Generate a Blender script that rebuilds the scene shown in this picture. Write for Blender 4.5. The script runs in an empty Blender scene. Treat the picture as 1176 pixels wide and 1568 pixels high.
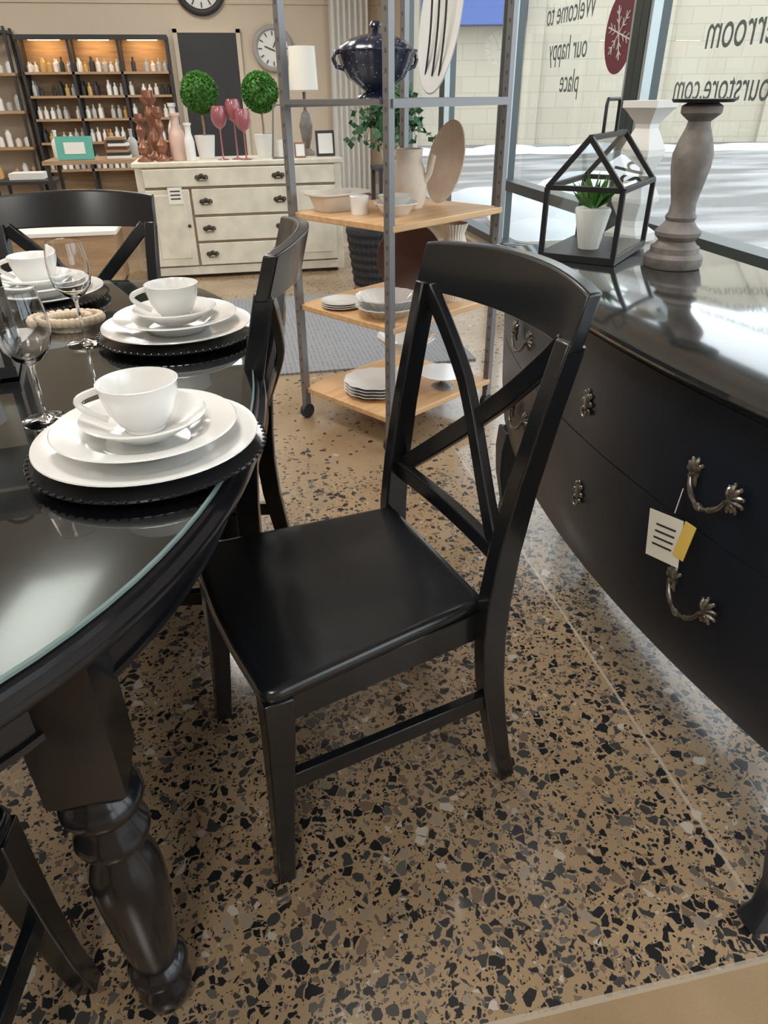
import bpy, math, random
from mathutils import Vector, Matrix
random.seed(7)
sc=bpy.context.scene
try: sc.view_settings.view_transform='Standard'
except Exception: pass
pi=math.pi
# ------------------------------------------------------------ materials
def mat(name,col,rough=.5,metal=0,coat=0,spec=.5,trans=0,emis=None,es=0,var=0,vscale=8,bump=0,bscale=60,ior=1.45,crough=.12):
    m=bpy.data.materials.new(name); m.use_nodes=True
    nt=m.node_tree; b=nt.nodes['Principled BSDF']
    b.inputs['Base Color'].default_value=(*col,1); b.inputs['Roughness'].default_value=rough
    b.inputs['Metallic'].default_value=metal; b.inputs['Coat Weight'].default_value=coat
    b.inputs['Coat Roughness'].default_value=crough
    b.inputs['Specular IOR Level'].default_value=spec; b.inputs['Transmission Weight'].default_value=trans
    b.inputs['IOR'].default_value=ior
    if emis: b.inputs['Emission Color'].default_value=(*emis,1); b.inputs['Emission Strength'].default_value=es
    tc=nt.nodes.new('ShaderNodeTexCoord')
    if var>0:
        n=nt.nodes.new('ShaderNodeTexNoise'); n.inputs['Scale'].default_value=vscale; n.inputs['Detail'].default_value=6
        r=nt.nodes.new('ShaderNodeValToRGB')
        r.color_ramp.elements[0].position=.3; r.color_ramp.elements[1].position=.7
        r.color_ramp.elements[0].color=(*[c*(1-var) for c in col],1)
        r.color_ramp.elements[1].color=(*[min(1,c*(1+var)) for c in col],1)
        nt.links.new(tc.outputs['Object'],n.inputs['Vector']); nt.links.new(n.outputs['Fac'],r.inputs['Fac']); nt.links.new(r.outputs['Color'],b.inputs['Base Color'])
    if bump>0:
        n=nt.nodes.new('ShaderNodeTexNoise'); n.inputs['Scale'].default_value=bscale; n.inputs['Detail'].default_value=4
        bp=nt.nodes.new('ShaderNodeBump'); bp.inputs['Strength'].default_value=bump; bp.inputs['Distance'].default_value=.01
        nt.links.new(tc.outputs['Object'],n.inputs['Vector']); nt.links.new(n.outputs['Fac'],bp.inputs['Height']); nt.links.new(bp.outputs['Normal'],b.inputs['Normal'])
    return m
def thin_glass(name,tint=(1,1,1),gl=1.0,f0=.05):
    # single-sheet glass: Schlick reflectance, same from both sides
    m=bpy.data.materials.new(name); m.use_nodes=True; nt=m.node_tree; nt.nodes.clear(); L=nt.links
    o=nt.nodes.new('ShaderNodeOutputMaterial'); mx=nt.nodes.new('ShaderNodeMixShader')
    t=nt.nodes.new('ShaderNodeBsdfTransparent'); t.inputs[0].default_value=(*tint,1)
    g=nt.nodes.new('ShaderNodeBsdfGlossy'); g.inputs['Roughness'].default_value=.01
    ge=nt.nodes.new('ShaderNodeNewGeometry'); dt=nt.nodes.new('ShaderNodeVectorMath'); dt.operation='DOT_PRODUCT'
    L.new(ge.outputs['Normal'],dt.inputs[0]); L.new(ge.outputs['Incoming'],dt.inputs[1])
    def mth(op,a,b=None):
        n=nt.nodes.new('ShaderNodeMath'); n.operation=op
        for i,x in enumerate((a,b)):
            if x is None: continue
            if isinstance(x,(int,float)): n.inputs[i].default_value=x
            else: L.new(x,n.inputs[i])
        return n.outputs[0]
    ab=mth('ABSOLUTE',dt.outputs['Value']); p=mth('POWER',mth('SUBTRACT',1,ab),5)
    f=mth('MULTIPLY',mth('ADD',mth('MULTIPLY',p,1-f0),f0),gl)
    L.new(f,mx.inputs[0]); L.new(t.outputs[0],mx.inputs[1]); L.new(g.outputs[0],mx.inputs[2]); L.new(mx.outputs[0],o.inputs[0])
    return m
def wood(name,c1,c2,rough=.45,scale=6,axis=0):
    m=bpy.data.materials.new(name); m.use_nodes=True; nt=m.node_tree; b=nt.nodes['Principled BSDF']
    tc=nt.nodes.new('ShaderNodeTexCoord'); mp=nt.nodes.new('ShaderNodeMapping')
    s=[scale*6]*3; s[axis]=scale*.5; mp.inputs['Scale'].default_value=s
    n=nt.nodes.new('ShaderNodeTexNoise'); n.inputs['Scale'].default_value=1; n.inputs['Detail'].default_value=5
    r=nt.nodes.new('ShaderNodeValToRGB'); r.color_ramp.elements[0].position=.3; r.color_ramp.elements[1].position=.7
    r.color_ramp.elements[0].color=(*c1,1); r.color_ramp.elements[1].color=(*c2,1)
    nt.links.new(tc.outputs['Object'],mp.inputs[0]); nt.links.new(mp.outputs[0],n.inputs['Vector'])
    nt.links.new(n.outputs['Fac'],r.inputs[0]); nt.links.new(r.outputs[0],b.inputs['Base Color']); b.inputs['Roughness'].default_value=rough
    return m

BLACK=mat('black_satin_paint',(.007,.008,.010),.26,coat=.4,crough=.14)
BLACKT=mat('black_table_paint',(.006,.006,.008),.24,coat=.3,spec=.4)
CHESTB=mat('black_chest_paint',(.007,.011,.019),.42,coat=.15,bump=.04,bscale=90)
CHESTT=mat('black_chest_top',(.016,.018,.02),.12,coat=1,spec=.8,crough=.07)
IRON=mat('black_iron',(.015,.015,.016),.45)
CHINA=mat('white_china',(.80,.79,.765),.15,coat=.6)
CHINA2=mat('cream_ceramic',(.76,.70,.62),.35,coat=.2)
CREAMP=mat('matte_cream',(.72,.61,.51),.6,var=.06,vscale=30)
STEEL=mat('grey_steel',(.22,.22,.225),.4,metal=.6)
HOLE=mat('post_slot',(.09,.09,.09),.6)
WOODS=wood('light_pine_shelf',(.54,.31,.145),(.69,.44,.225),.4)
WOODB=wood('brown_wood',(.30,.19,.10),(.46,.31,.18),.5)
CREAM=mat('distressed_cream_paint',(.66,.62,.51),.5,var=.12,vscale=9)
BRONZE=mat('pewter_bronze',(.20,.185,.16),.32,metal=.85,var=.45,vscale=60)
COPPER=mat('rose_copper',(.30,.14,.09),.35,metal=.6)
PINKG=mat('pink_glass',(.62,.24,.28),.08,trans=.6,coat=.5)
GREEN=mat('leaf_green',(.07,.21,.035),.5,var=.5,vscale=50)
GREEND=mat('ivy_green',(.04,.12,.05),.4,var=.5,vscale=30)
GLASSW=thin_glass('window_glass',(.95,.98,.97),.9)
GLASST=thin_glass('table_glass',(.93,.98,.96),1.5,.06)
GLASSE=mat('glass_edge_green',(.16,.22,.21),.2,coat=.5)
GLASSC=mat('crystal_glass',(1,1,1),.0,trans=1,ior=1.45)
GLASSL=thin_glass('lantern_glass',(.97,.99,.98),1.0)
WHITE=mat('white_paint',(.78,.77,.74),.55)
DARK=mat('charcoal',(.03,.03,.032),.5)
GREYW=mat('grey_washed_wood',(.19,.17,.155),.65,var=.35,vscale=25,bump=.2,bscale=60)
PAPER=mat('paper',(.8,.78,.7),.8)
YEL=mat('yellow_tag',(.75,.55,.12),.7)
TEAL=mat('teal_sign',(.12,.42,.36),.6)
TUR=mat('speckled_navy_enamel',(.02,.022,.035),.25,coat=.5)
BOTG=mat('bottle_grey',(.45,.45,.43),.3); AMB=mat('amber_jar',(.55,.36,.12),.3)
SHADE=mat('lamp_shade_linen',(.8,.77,.7),.8)
LINEN=mat('grey_linen',(.42,.40,.38),.9,bump=.3,bscale=300)
BEAD=mat('wood_bead',(.62,.50,.36),.6)
WALLM=mat('wall_paint_beige',(.60,.51,.40),.8,var=.03,vscale=2)
FRAME=mat('window_frame_metal',(.05,.065,.07),.35,metal=.3)
ALU=mat('window_frame_aluminium',(.42,.48,.49),.35,metal=.5)
CEIL=mat('ceiling_white',(.75,.74,.70),.9)
GREYC=mat('clock_grey',(.35,.34,.32),.6)
BROWNR=mat('red_brown_platter',(.10,.045,.035),.4)
def speckle(m,dens):
    nt=m.node_tree;b=nt.nodes['Principled BSDF'];v=nt.nodes.new('ShaderNodeTexVoronoi');v.inputs['Scale'].default_value=75
    tc=nt.nodes.new('ShaderNodeTexCoord');r=nt.nodes.new('ShaderNodeValToRGB');r.color_ramp.elements[0].position=dens;r.color_ramp.elements[1].position=dens+.03
    r.color_ramp.elements[0].color=(.28,.28,.33,1);r.color_ramp.elements[1].color=(.013,.016,.036,1)
    nt.links.new(tc.outputs['Object'],v.inputs['Vector']);nt.links.new(v.outputs['Distance'],r.inputs[0]);nt.links.new(r.outputs[0],b.inputs['Base Color'])
speckle(TUR,.19)

# ------------------------------------------------------------ mesh builder
class M:
    def __init__(s): s.v=[];s.f=[];s.m=[];s.mats=[];s.x=Matrix.Identity(4)
    def mi(s,m):
        if m not in s.mats: s.mats.append(m)
        return s.mats.index(m)
    def add(s,vs,fs,m):
        o=len(s.v); s.v+= [s.x@Vector(p) for p in vs]; k=s.mi(m)
        for f in fs: s.f.append([i+o for i in f]); s.m.append(k)
    def box(s,c,d,m,rz=0,rx=0,ry=0,taper=1):
        R=Matrix.Rotation(rz,3,'Z')@Matrix.Rotation(ry,3,'Y')@Matrix.Rotation(rx,3,'X'); vs=[]
        for z in(-1,1):
            k=1 if z>0 else taper
            for a,b in((-1,-1),(1,-1),(1,1),(-1,1)): vs.append(Vector(c)+R@Vector((a*d[0]/2*k,b*d[1]/2*k,z*d[2]/2)))
        s.add(vs,[(3,2,1,0),(4,5,6,7),(0,1,5,4),(1,2,6,5),(2,3,7,6),(3,0,4,7)],m)
    def lathe(s,prof,m,c=(0,0,0),n=32,sx=1,sy=1,wave=None,square=False):
        vs=[];fs=[]
        for r,z in prof:
            for i in range(n):
                a=2*pi*i/n+(pi/4 if square else 0); k=1
                if wave: k=1+wave[1]*math.cos(wave[0]*a)
                vs.append((c[0]+r*k*sx*math.cos(a),c[1]+r*k*sy*math.sin(a),c[2]+z))
        for j in range(len(prof)-1):
            for i in range(n):
                i2=(i+1)%n; fs.append((j*n+i,j*n+i2,(j+1)*n+i2,(j+1)*n+i))
        fs.append(tuple(range(n-1,-1,-1))); fs.append(tuple((len(prof)-1)*n+i for i in range(n)))
        s.add(vs,fs,m)
    def tube(s,path,r,m,n=8,closed=False):
        P=[Vector(p) for p in path]; L=len(P); vs=[];fs=[]; up=None
        for i,p in enumerate(P):
            if closed: t=P[(i+1)%L]-P[i-1]
            else: t=P[min(i+1,L-1)]-P[max(i-1,0)]
            t.normalize()
            if up is None: up=Vector((0,0,1)) if abs(t.z)<.9 else Vector((1,0,0))
            a=t.cross(up).normalized(); b=a.cross(t).normalized(); up=b
            rr=r[i] if isinstance(r,(list,tuple)) else r
            for k in range(n):
                th=2*pi*k/n; vs.append(p+a*rr*math.cos(th)+b*rr*math.sin(th))
        for j in range(L if closed else L-1):
            j2=(j+1)%L
            for i in range(n):
                i2=(i+1)%n; fs.append((j*n+i,j*n+i2,j2*n+i2,j2*n+i))
        if not closed: fs.append(tuple(range(n-1,-1,-1))); fs.append(tuple((L-1)*n+i for i in range(n)))
        s.add(vs,fs,m)
    def sweep(s,path,w,h,side,m):
        P=[Vector(p) for p in path];L=len(P);vs=[];fs=[]
        for i,p in enumerate(P):
            t=(P[min(i+1,L-1)]-P[max(i-1,0)]).normalized()
            sd=side(i) if callable(side) else Vector(side)
            sd=(sd-t*sd.dot(t)).normalized(); o=t.cross(sd).normalized()
            ww=w[i] if isinstance(w,(list,tuple)) else w; hh=h[i] if isinstance(h,(list,tuple)) else h
            for a,b in((-1,-1),(1,-1),(1,1),(-1,1)): vs.append(p+sd*a*ww/2+o*b*hh/2)
        for j in range(L-1):
            for i in range(4):
                i2=(i+1)%4; fs.append((j*4+i,j*4+i2,(j+1)*4+i2,(j+1)*4+i))
        fs.append((3,2,1,0)); q=(L-1)*4; fs.append((q,q+1,q+2,q+3)); s.add(vs,fs,m)
    def rings(s,rings,m,cap0=True,cap1=True):
        n=len(rings[0]);vs=[p for r in rings for p in r];fs=[]
        for j in range(len(rings)-1):
            for i in range(n):
                i2=(i+1)%n; fs.append((j*n+i,j*n+i2,(j+1)*n+i2,(j+1)*n+i))
        if cap0: fs.append(tuple(range(n-1,-1,-1)))
        if cap1: fs.append(tuple((len(rings)-1)*n+i for i in range(n)))
        s.add(vs,fs,m)
    def ball(s,c,r,m,n=16,sc_=(1,1,1)):
        prof=[(max(1e-4,r*math.sin(pi*j/(n//2))),-r*math.cos(pi*j/(n//2))) for j in range(n//2+1)]
        vs=[];fs=[]
        for rr,z in prof:
            for i in range(n):
                a=2*pi*i/n; vs.append((c[0]+rr*math.cos(a)*sc_[0],c[1]+rr*math.sin(a)*sc_[1],c[2]+z*sc_[2]))
        for j in range(len(prof)-1):
            for i in range(n):
                i2=(i+1)%n; fs.append((j*n+i,j*n+i2,(j+1)*n+i2,(j+1)*n+i))
        s.add(vs,fs,m)
    def leaf(s,p,d,size,m,w=.5):
        d=Vector(d).normalized(); a=d.cross(Vector((random.random()-.5,random.random()-.5,random.random()-.5))).normalized()
        nrm=d.cross(a)
        p=Vector(p); s.add([p,p+d*size*.45+a*size*w*.5+nrm*size*.06,p+d*size,p+d*size*.45-a*size*w*.5+nrm*size*.06],[(0,1,2,3)],m)
    def obj(s,name,loc=(0,0,0),rz=0,parent=None,bevel=0,seg=2,ang=35,scale=1):
        me=bpy.data.meshes.new(name); me.from_pydata([tuple(p) for p in s.v],[],s.f)
        for m in s.mats: me.materials.append(m)
        for p,k in zip(me.polygons,s.m): p.material_index=k; p.use_smooth=True
        me.update()
        me.set_sharp_from_angle(angle=math.radians(ang))
        o=bpy.data.objects.new(name,me); bpy.context.collection.objects.link(o)
        o.location=loc;o.rotation_euler=(0,0,rz);o.scale=(scale,)*3
        if parent: o.parent=parent
        if bevel>0:
            b=o.modifiers.new('bevel','BEVEL'); b.width=bevel;b.segments=seg;b.limit_method='ANGLE';b.angle_limit=math.radians(40);b.harden_normals=False
        return o
def empty(name,loc=(0,0,0),rz=0):
    e=bpy.data.objects.new(name,None);bpy.context.collection.objects.link(e);e.location=loc;e.rotation_euler=(0,0,rz);e.empty_display_size=.1;return e

# ------------------------------------------------------------ floor material
def floor_mat():
    m=bpy.data.materials.new('polished_terrazzo_concrete');m.use_nodes=True;nt=m.node_tree;L=nt.links;N=nt.nodes;b=N['Principled BSDF']
    tc=N.new('ShaderNodeTexCoord')
    def math_(op,a,bb=None,c=None):
        n=N.new('ShaderNodeMath');n.operation=op
        for i,x in enumerate((a,bb,c)):
            if x is None: continue
            if isinstance(x,(int,float)): n.inputs[i].default_value=x
            else: L.new(x,n.inputs[i])
        return n.outputs[0]
    def mix(f,a,bb):
        n=N.new('ShaderNodeMix');n.data_type='RGBA'
        if isinstance(f,(int,float)): n.inputs[0].default_value=f
        else: L.new(f,n.inputs[0])
        for i,x in((6,a),(7,bb)):
            if isinstance(x,tuple): n.inputs[i].default_value=(*x,1)
            else: L.new(x,n.inputs[i])
        return n.outputs[2]
    nz=N.new('ShaderNodeTexNoise');nz.inputs['Scale'].default_value=30;nz.inputs['Detail'].default_value=3;L.new(tc.outputs['Object'],nz.inputs['Vector'])
    sub=N.new('ShaderNodeVectorMath');sub.operation='SUBTRACT';L.new(nz.outputs['Color'],sub.inputs[0]);sub.inputs[1].default_value=(.5,.5,.5)
    scl=N.new('ShaderNodeVectorMath');scl.operation='SCALE';L.new(sub.outputs[0],scl.inputs[0]);scl.inputs['Scale'].default_value=.02
    ad=N.new('ShaderNodeVectorMath');L.new(tc.outputs['Object'],ad.inputs[0]);L.new(scl.outputs[0],ad.inputs[1])
    bn=N.new('ShaderNodeTexNoise');bn.inputs['Scale'].default_value=3;bn.inputs['Detail'].default_value=8;L.new(tc.outputs['Object'],bn.inputs['Vector'])
    br=N.new('ShaderNodeValToRGB');br.color_ramp.elements[0].position=.3;br.color_ramp.elements[1].position=.7
    br.color_ramp.elements[0].color=(.29,.195,.11,1);br.color_ramp.elements[1].color=(.43,.305,.185,1);L.new(bn.outputs['Fac'],br.inputs[0])
    fn=N.new('ShaderNodeTexNoise');fn.inputs['Scale'].default_value=260;fn.inputs['Detail'].default_value=3;L.new(tc.outputs['Object'],fn.inputs['Vector'])
    col=mix(math_('MULTIPLY',fn.outputs['Fac'],.45),br.outputs[0],(.16,.11,.065))
    sep=N.new('ShaderNodeSeparateXYZ');L.new(tc.outputs['Object'],sep.inputs[0])
    zone=math_('GREATER_THAN',sep.outputs['Y'],.45)
    dn=N.new('ShaderNodeTexNoise');dn.inputs['Scale'].default_value=1.6;dn.inputs['Detail'].default_value=1;L.new(tc.outputs['Object'],dn.inputs['Vector'])
    mr=N.new('ShaderNodeMapRange');mr.inputs[1].default_value=1.3;mr.inputs[2].default_value=2.6;mr.inputs[3].default_value=0;mr.inputs[4].default_value=.38;L.new(sep.outputs['Y'],mr.inputs[0])
    for scale,dens,edge in((185,.30,.07),(98,.42,.06),(51,.49,.04)):
        v=N.new('ShaderNodeTexVoronoi');v.inputs['Scale'].default_value=scale;L.new(ad.outputs[0],v.inputs['Vector'])
        ve=N.new('ShaderNodeTexVoronoi');ve.feature='DISTANCE_TO_EDGE';ve.inputs['Scale'].default_value=scale;L.new(ad.outputs[0],ve.inputs['Vector'])
        sp=N.new('ShaderNodeSeparateColor');L.new(v.outputs['Color'],sp.inputs[0])
        th=math_('SUBTRACT',math_('ADD',math_('MULTIPLY',math_('SUBTRACT',dn.outputs['Fac'],.5),.5),dens),mr.outputs[0])
        a=math_('LESS_THAN',sp.outputs[0],th)
        e=math_('GREATER_THAN',ve.outputs['Distance'],math_('MULTIPLY_ADD',sp.outputs[2],.16,edge))
        msk=math_('MULTIPLY',math_('MULTIPLY',a,e),zone)
        cr=N.new('ShaderNodeValToRGB');cr.color_ramp.interpolation='CONSTANT'
        els=cr.color_ramp.elements;els[0].color=(.015,.015,.017,1);els[1].position=.45;els[1].color=(.043,.042,.040,1)
        for p,c in((.66,(.10,.09,.08)),(.78,(.155,.11,.075)),(.88,(.25,.20,.15)),(.96,(.42,.37,.31))):
            q=els.new(p);q.color=(*c,1)
        L.new(sp.outputs[1],cr.inputs[0]); col=mix(msk,col,cr.outputs[0])
    def line(axis,pos,w):
        return math_('LESS_THAN',math_('ABSOLUTE',math_('SUBTRACT',sep.outputs[axis],pos)),w)
    j=math_('MAXIMUM',line('X',.745,.0035),line('Y',.45,.005))
    j=math_('MAXIMUM',j,line('Y',6.5,.006))
    col=mix(math_('MULTIPLY',j,.7),col,(.42,.36,.28))
    L.new(col,b.inputs['Base Color'])
    rn=N.new('ShaderNodeMapRange');rn.inputs[3].default_value=.13;rn.inputs[4].default_value=.30;L.new(bn.outputs['Fac'],rn.inputs[0]);L.new(rn.outputs[0],b.inputs['Roughness'])
    b.inputs['Coat Weight'].default_value=.35;b.inputs['Coat Roughness'].default_value=.08
    return m
FLOORM=floor_mat()

# ------------------------------------------------------------ room shell
WX=2.17; BY=10.5; LX=-6.0; FY=-4.0; CH=3.0
def slab(name,x0,x1,y0,y1,z0,z1,m):
    b=M();b.box(((x0+x1)/2,(y0+y1)/2,(z0+z1)/2),(x1-x0,y1-y0,z1-z0),m);return b.obj(name)
slab('floor',LX-.2,WX+.15,FY-.2,BY+.2,-.1,0,FLOORM)
slab('ceiling',LX-.2,WX+.15,FY-.2,BY+.2,CH,CH+.1,CEIL)
slab('wall_back',LX-.2,WX+.15,BY,BY+.2,0,CH,WALLM)
slab('wall_left',LX-.2,LX,FY,BY,0,CH,WALLM)
slab('wall_front',LX-.2,WX+.15,FY-.2,FY,0,CH,WALLM)
b=M();b.box((WX+.07,(FY+BY)/2,.05),(.15,BY-FY,.10),WALLM);b.box((WX+.07,(FY+BY)/2,2.8),(.15,BY-FY,.4),WALLM);b.box((WX+.07,9.97,1.35),(.15,1.06,2.5),WALLM);b.obj('wall_right')
b=M();b.box((-1.9,BY-.01,2.17),(7.9,.02,.04),WALLM);b.box((-1.9,BY-.012,2.32),(7.9,.02,.012),WHITE);b.obj('trim_1')
slab('baseboard_back',LX,WX,BY-.02,BY,0,.12,WHITE)
ys=[9.4,7.65,5.9,3.92,1.85,-.2,-2.2,-4.0]
for i in range(len(ys)-1):
    y1,y0=ys[i],ys[i+1]; b=M(); w=.07
    b.box((WX,y1-w/2,1.35),(.12,w,2.5),FRAME); b.box((WX-.001,y0+w/2,1.35),(.12,w,2.5),FRAME)
    b.box((WX,(y0+y1)/2,.13),(.13,y1-y0-.001,.06),FRAME); b.box((WX,(y0+y1)/2,2.57),(.12,y1-y0-.002,.06),FRAME)
    if i>1: b.box((WX,(y0+y1)/2,.575),(.13,y1-y0-.003,.07),FRAME)
    b.box((WX-.03,y0+w+.015,1.35),(.05,.03,2.4),ALU); b.box((WX-.03,y1-w-.015,1.35),(.05,.03,2.4),ALU)
    b.add([(WX,y0,.12),(WX,y1,.12),(WX,y1,2.55),(WX,y0,2.55)],[(0,1,2,3)],GLASSW)
    b.obj('window_%d'%(i+1))
VIN=mat('vinyl_lettering',(.13,.16,.15),.6); MAR=mat('maroon_vinyl',(.16,.03,.05),.5)
dec=empty('window_lettering',(WX+.008,0,0))
def text(body,y,z,size,al='LEFT'):
    c=bpy.data.curves.new(body,'FONT');c.body=body;c.size=size;c.align_x=al;c.extrude=.0008;c.materials.append(VIN)
    o=bpy.data.objects.new('lettering_'+body.replace(' ','_').replace('.','_').lower(),c);bpy.context.collection.objects.link(o)
    o.rotation_euler=(pi/2,0,pi/2);o.parent=dec;o.location=(0,y,z);o.scale=(.78,1,1)
text('Welcome to',4.95,1.575,.18,'CENTER');text('our happy',4.93,1.38,.18,'CENTER');text('place',4.85,1.20,.18,'CENTER')
text('homewares',3.43,1.62,.19,'RIGHT');text('showerroom',3.43,1.36,.20,'RIGHT');text('shopourstore.com',3.62,1.16,.165,'RIGHT')
b=M();pts=[(0,.165*math.cos(2*pi*i/40),.19*math.sin(2*pi*i/40)) for i in range(40)];b.rings([[(-.001,p[1],p[2]) for p in pts],[(.001,p[1],p[2]) for p in pts]],MAR)
for k in range(6):
    a=k*pi/3+.26; d=Vector((0,math.cos(a),math.sin(a)))
    b.tube([Vector((-.004,0,0)),Vector((-.004,0,0))+d*.13],.004,WHITE,6)
    for s_ in(-1,1):
        for q in(.045,.085):
            e=Vector((0,math.cos(a+s_*.7),math.sin(a+s_*.7))); b.tube([Vector((-.004,0,0))+d*q,Vector((-.004,0,0))+d*q+e*.035],.003,WHITE,6)
b.obj('window_snowflake_decal',(WX-.012,4.22,1.47))
b=M();b.box((0,0,.93),(.70,.05,1.86),DARK);
for sx in(-1,1): b.box((sx*.375,0,.95),(.05,.07,1.9),WALLM)
b.box((0,0,1.885),(.8,.07,.05),WALLM); b.ball((.28,-.05,.95),.03,STEEL); b.obj('door_1',(-.1,BY-.04,0))
def clock(name,x,z,r,m,face):
    b=M(); n=48
    ring=[(r*math.cos(2*pi*i/n),0,r*math.sin(2*pi*i/n)) for i in range(n)]
    b.tube(ring,r*.14,m,10,True)
    b.rings([[(p[0],.01,p[2]) for p in ring],[(p[0],-.0,p[2]) for p in ring]],face)
    for k in range(12):
        a=k*pi/6; b.box((r*.72*math.sin(a),-.008,r*.72*math.cos(a)),(r*.05,.008,r*.2),DARK,ry=a)
    b.box((.03,-.012,.06),(.012,.008,r*.5),DARK,ry=.5); b.box((-.04,-.012,.0),(.012,.008,r*.6),DARK,ry=-1.2)
    b.obj(name,(x,BY-.05,z))
clock('wall_clock',-.12,2.33,.27,DARK,WHITE); clock('wall_clock',.69,1.70,.22,GREYC,WHITE)
b=M();b.box((0,0,0),(.9,.02,.3),WHITE);b.obj('wall_poster',(-1.5,BY-.035,2.40))
b=M();n=60;vt=[];
for z in(.02,2.7):
    for i in range(n+1):
        u=i/n; vt.append((u*.5,.035*math.sin(u*2*pi*7),z))
b.add(vt,[(i,i+1,n+2+i,n+1+i) for i in range(n)],WHITE);b.tube([(-.1,0,2.72),(.62,0,2.72)],.015,STEEL);b.obj('curtain',(1.40,BY-.1,0))
LM=mat('light_panel_diffuser',(.9,.9,.9),.5,emis=(1,.97,.92),es=21)
for k,(x,y) in enumerate([(-.4,-1.2),(-3.2,-1.2),(-.4,2.0),(-3.2,2.0),(-.4,5.2),(-3.2,5.2),(-.4,8.4),(-3.2,8.4)]):
    b=M();b.box((0,0,0),(.64,1.24,.04),WHITE);b.box((0,0,-.022),(.56,1.16,.012),LM);b.obj('ceiling_light_panel',(x,y,CH-.021))
# ------------------------------------------------------------ outside
def asphalt():
    m=bpy.data.materials.new('snowy_asphalt');m.use_nodes=True;nt=m.node_tree;b=nt.nodes['Principled BSDF'];tc=nt.nodes.new('ShaderNodeTexCoord')
    mp=nt.nodes.new('ShaderNodeMapping');mp.inputs['Scale'].default_value=(.3,1.0,1);mp.inputs['Rotation'].default_value=(0,0,.2);n=nt.nodes.new('ShaderNodeTexNoise');n.inputs['Scale'].default_value=1.2;n.inputs['Detail'].default_value=10
    r=nt.nodes.new('ShaderNodeValToRGB');r.color_ramp.elements[0].position=.44;r.color_ramp.elements[1].position=.66
    r.color_ramp.elements[0].color=(.12,.115,.11,1);r.color_ramp.elements[1].color=(.30,.30,.305,1)
    nt.links.new(tc.outputs['Object'],mp.inputs[0]);nt.links.new(mp.outputs[0],n.inputs['Vector']);nt.links.new(n.outputs['Fac'],r.inputs[0]);nt.links.new(r.outputs[0],b.inputs['Base Color']);b.inputs['Roughness'].default_value=.7
    return m
slab('street_ground',WX+.16,60,-30,60,-.25,-.15,asphalt())
SNOW=mat('snow',(.48,.50,.53),.7,bump=.3,bscale=3)
b=M()
for i in range(26):
    b.ball((i*1.3-3,random.uniform(-.3,.3),0),.9,SNOW,12,(1.2,.8,.12+.10*random.random()))
b.obj('snow_bank',(2.5,20.5,-.15),-.19)
b=M()
for (x,y,r) in((3.6,8.3,.7),(4.3,9.2,.9),(3.2,7.4,.5),(5.2,10.4,.9),(3.3,9.6,.7),(2.9,6.4,.4)): b.ball((x,y,0),r,SNOW,14,(1,1,.4))
b.obj('snow_pile',(0,0,-.15))
bm=bpy.data.materials.new('beige_block_wall');bm.use_nodes=True;nt=bm.node_tree;pb=nt.nodes['Principled BSDF'];tc=nt.nodes.new('ShaderNodeTexCoord');mp=nt.nodes.new('ShaderNodeMapping');mp.inputs['Rotation'].default_value=(pi/2,0,0)
bt=nt.nodes.new('ShaderNodeTexBrick');bt.inputs['Color1'].default_value=(.40,.36,.285,1);bt.inputs['Color2'].default_value=(.38,.34,.265,1);bt.inputs['Mortar'].default_value=(.32,.285,.225,1)
bt.inputs['Scale'].default_value=1;bt.inputs['Brick Width'].default_value=.8;bt.inputs['Row Height'].default_value=.4;bt.inputs['Mortar Size'].default_value=.012
nt.links.new(tc.outputs['Object'],mp.inputs[0]);nt.links.new(mp.outputs[0],bt.inputs['Vector']);nt.links.new(bt.outputs[0],pb.inputs['Base Color']);pb.inputs['Roughness'].default_value=.85
BLUE=mat('blue_awning',(.05,.10,.30),.6)
b=M();b.box((0,0,3.5),(60,1,7.3),bm)
for i in range(-8,9): b.box((i*3.6,-.55,3.5),(.5,.15,7.3),bm)
b.box((-9.0,-.8,3.3),(2.8,.7,1.0),BLUE);b.obj('neighbour_building',(16,21.5,0),-.19)

# ------------------------------------------------------------ dining table
def sup(off,N=96):
    out=[]
    for i in range(N):
        t=2*pi*i/N; c,s_=math.cos(t),math.sin(t); n,b_=(3.0,.87) if s_>0 else (2.1,.878)
        x=math.copysign(abs(c)**(2/n),c)*(.54+off); y=math.copysign(abs(s_)**(2/n),s_)*(b_+off); out.append((x,y))
    return out
TC=(-.52,1.245)
tb=empty('dining_table',(TC[0],TC[1],0))
def ring(off,z): return [(p[0],p[1],z) for p in sup(off)]
b=M();b.rings([ring(-.02,.724),ring(-.008,.726),ring(-.002,.731),ring(0,.738),ring(-.002,.745),ring(-.012,.749),ring(-.014,.755),ring(-.02,.7585),ring(-.3,.7586)],BLACKT);b.obj('table_top',parent=tb)
b=M();b.rings([ring(-.022,.759),ring(-.019,.7605),ring(-.019,.7645),ring(-.022,.766)],GLASSE,False,False);b.obj('glass_edge',parent=tb)
b=M();b.rings([ring(-.022,.766),ring(-.3,.766)],GLASST,False,True);b.obj('glass_top',parent=tb)
b=M();o=ring(-.06,.64);b.rings([ring(-.085,.64),o,ring(-.06,.724),ring(-.085,.724)],BLACKT,False,False);b.rings([ring(-.063,.632),ring(-.055,.636),ring(-.055,.645),ring(-.063,.649)],BLACKT,False,False);b.obj('apron',parent=tb)
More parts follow.
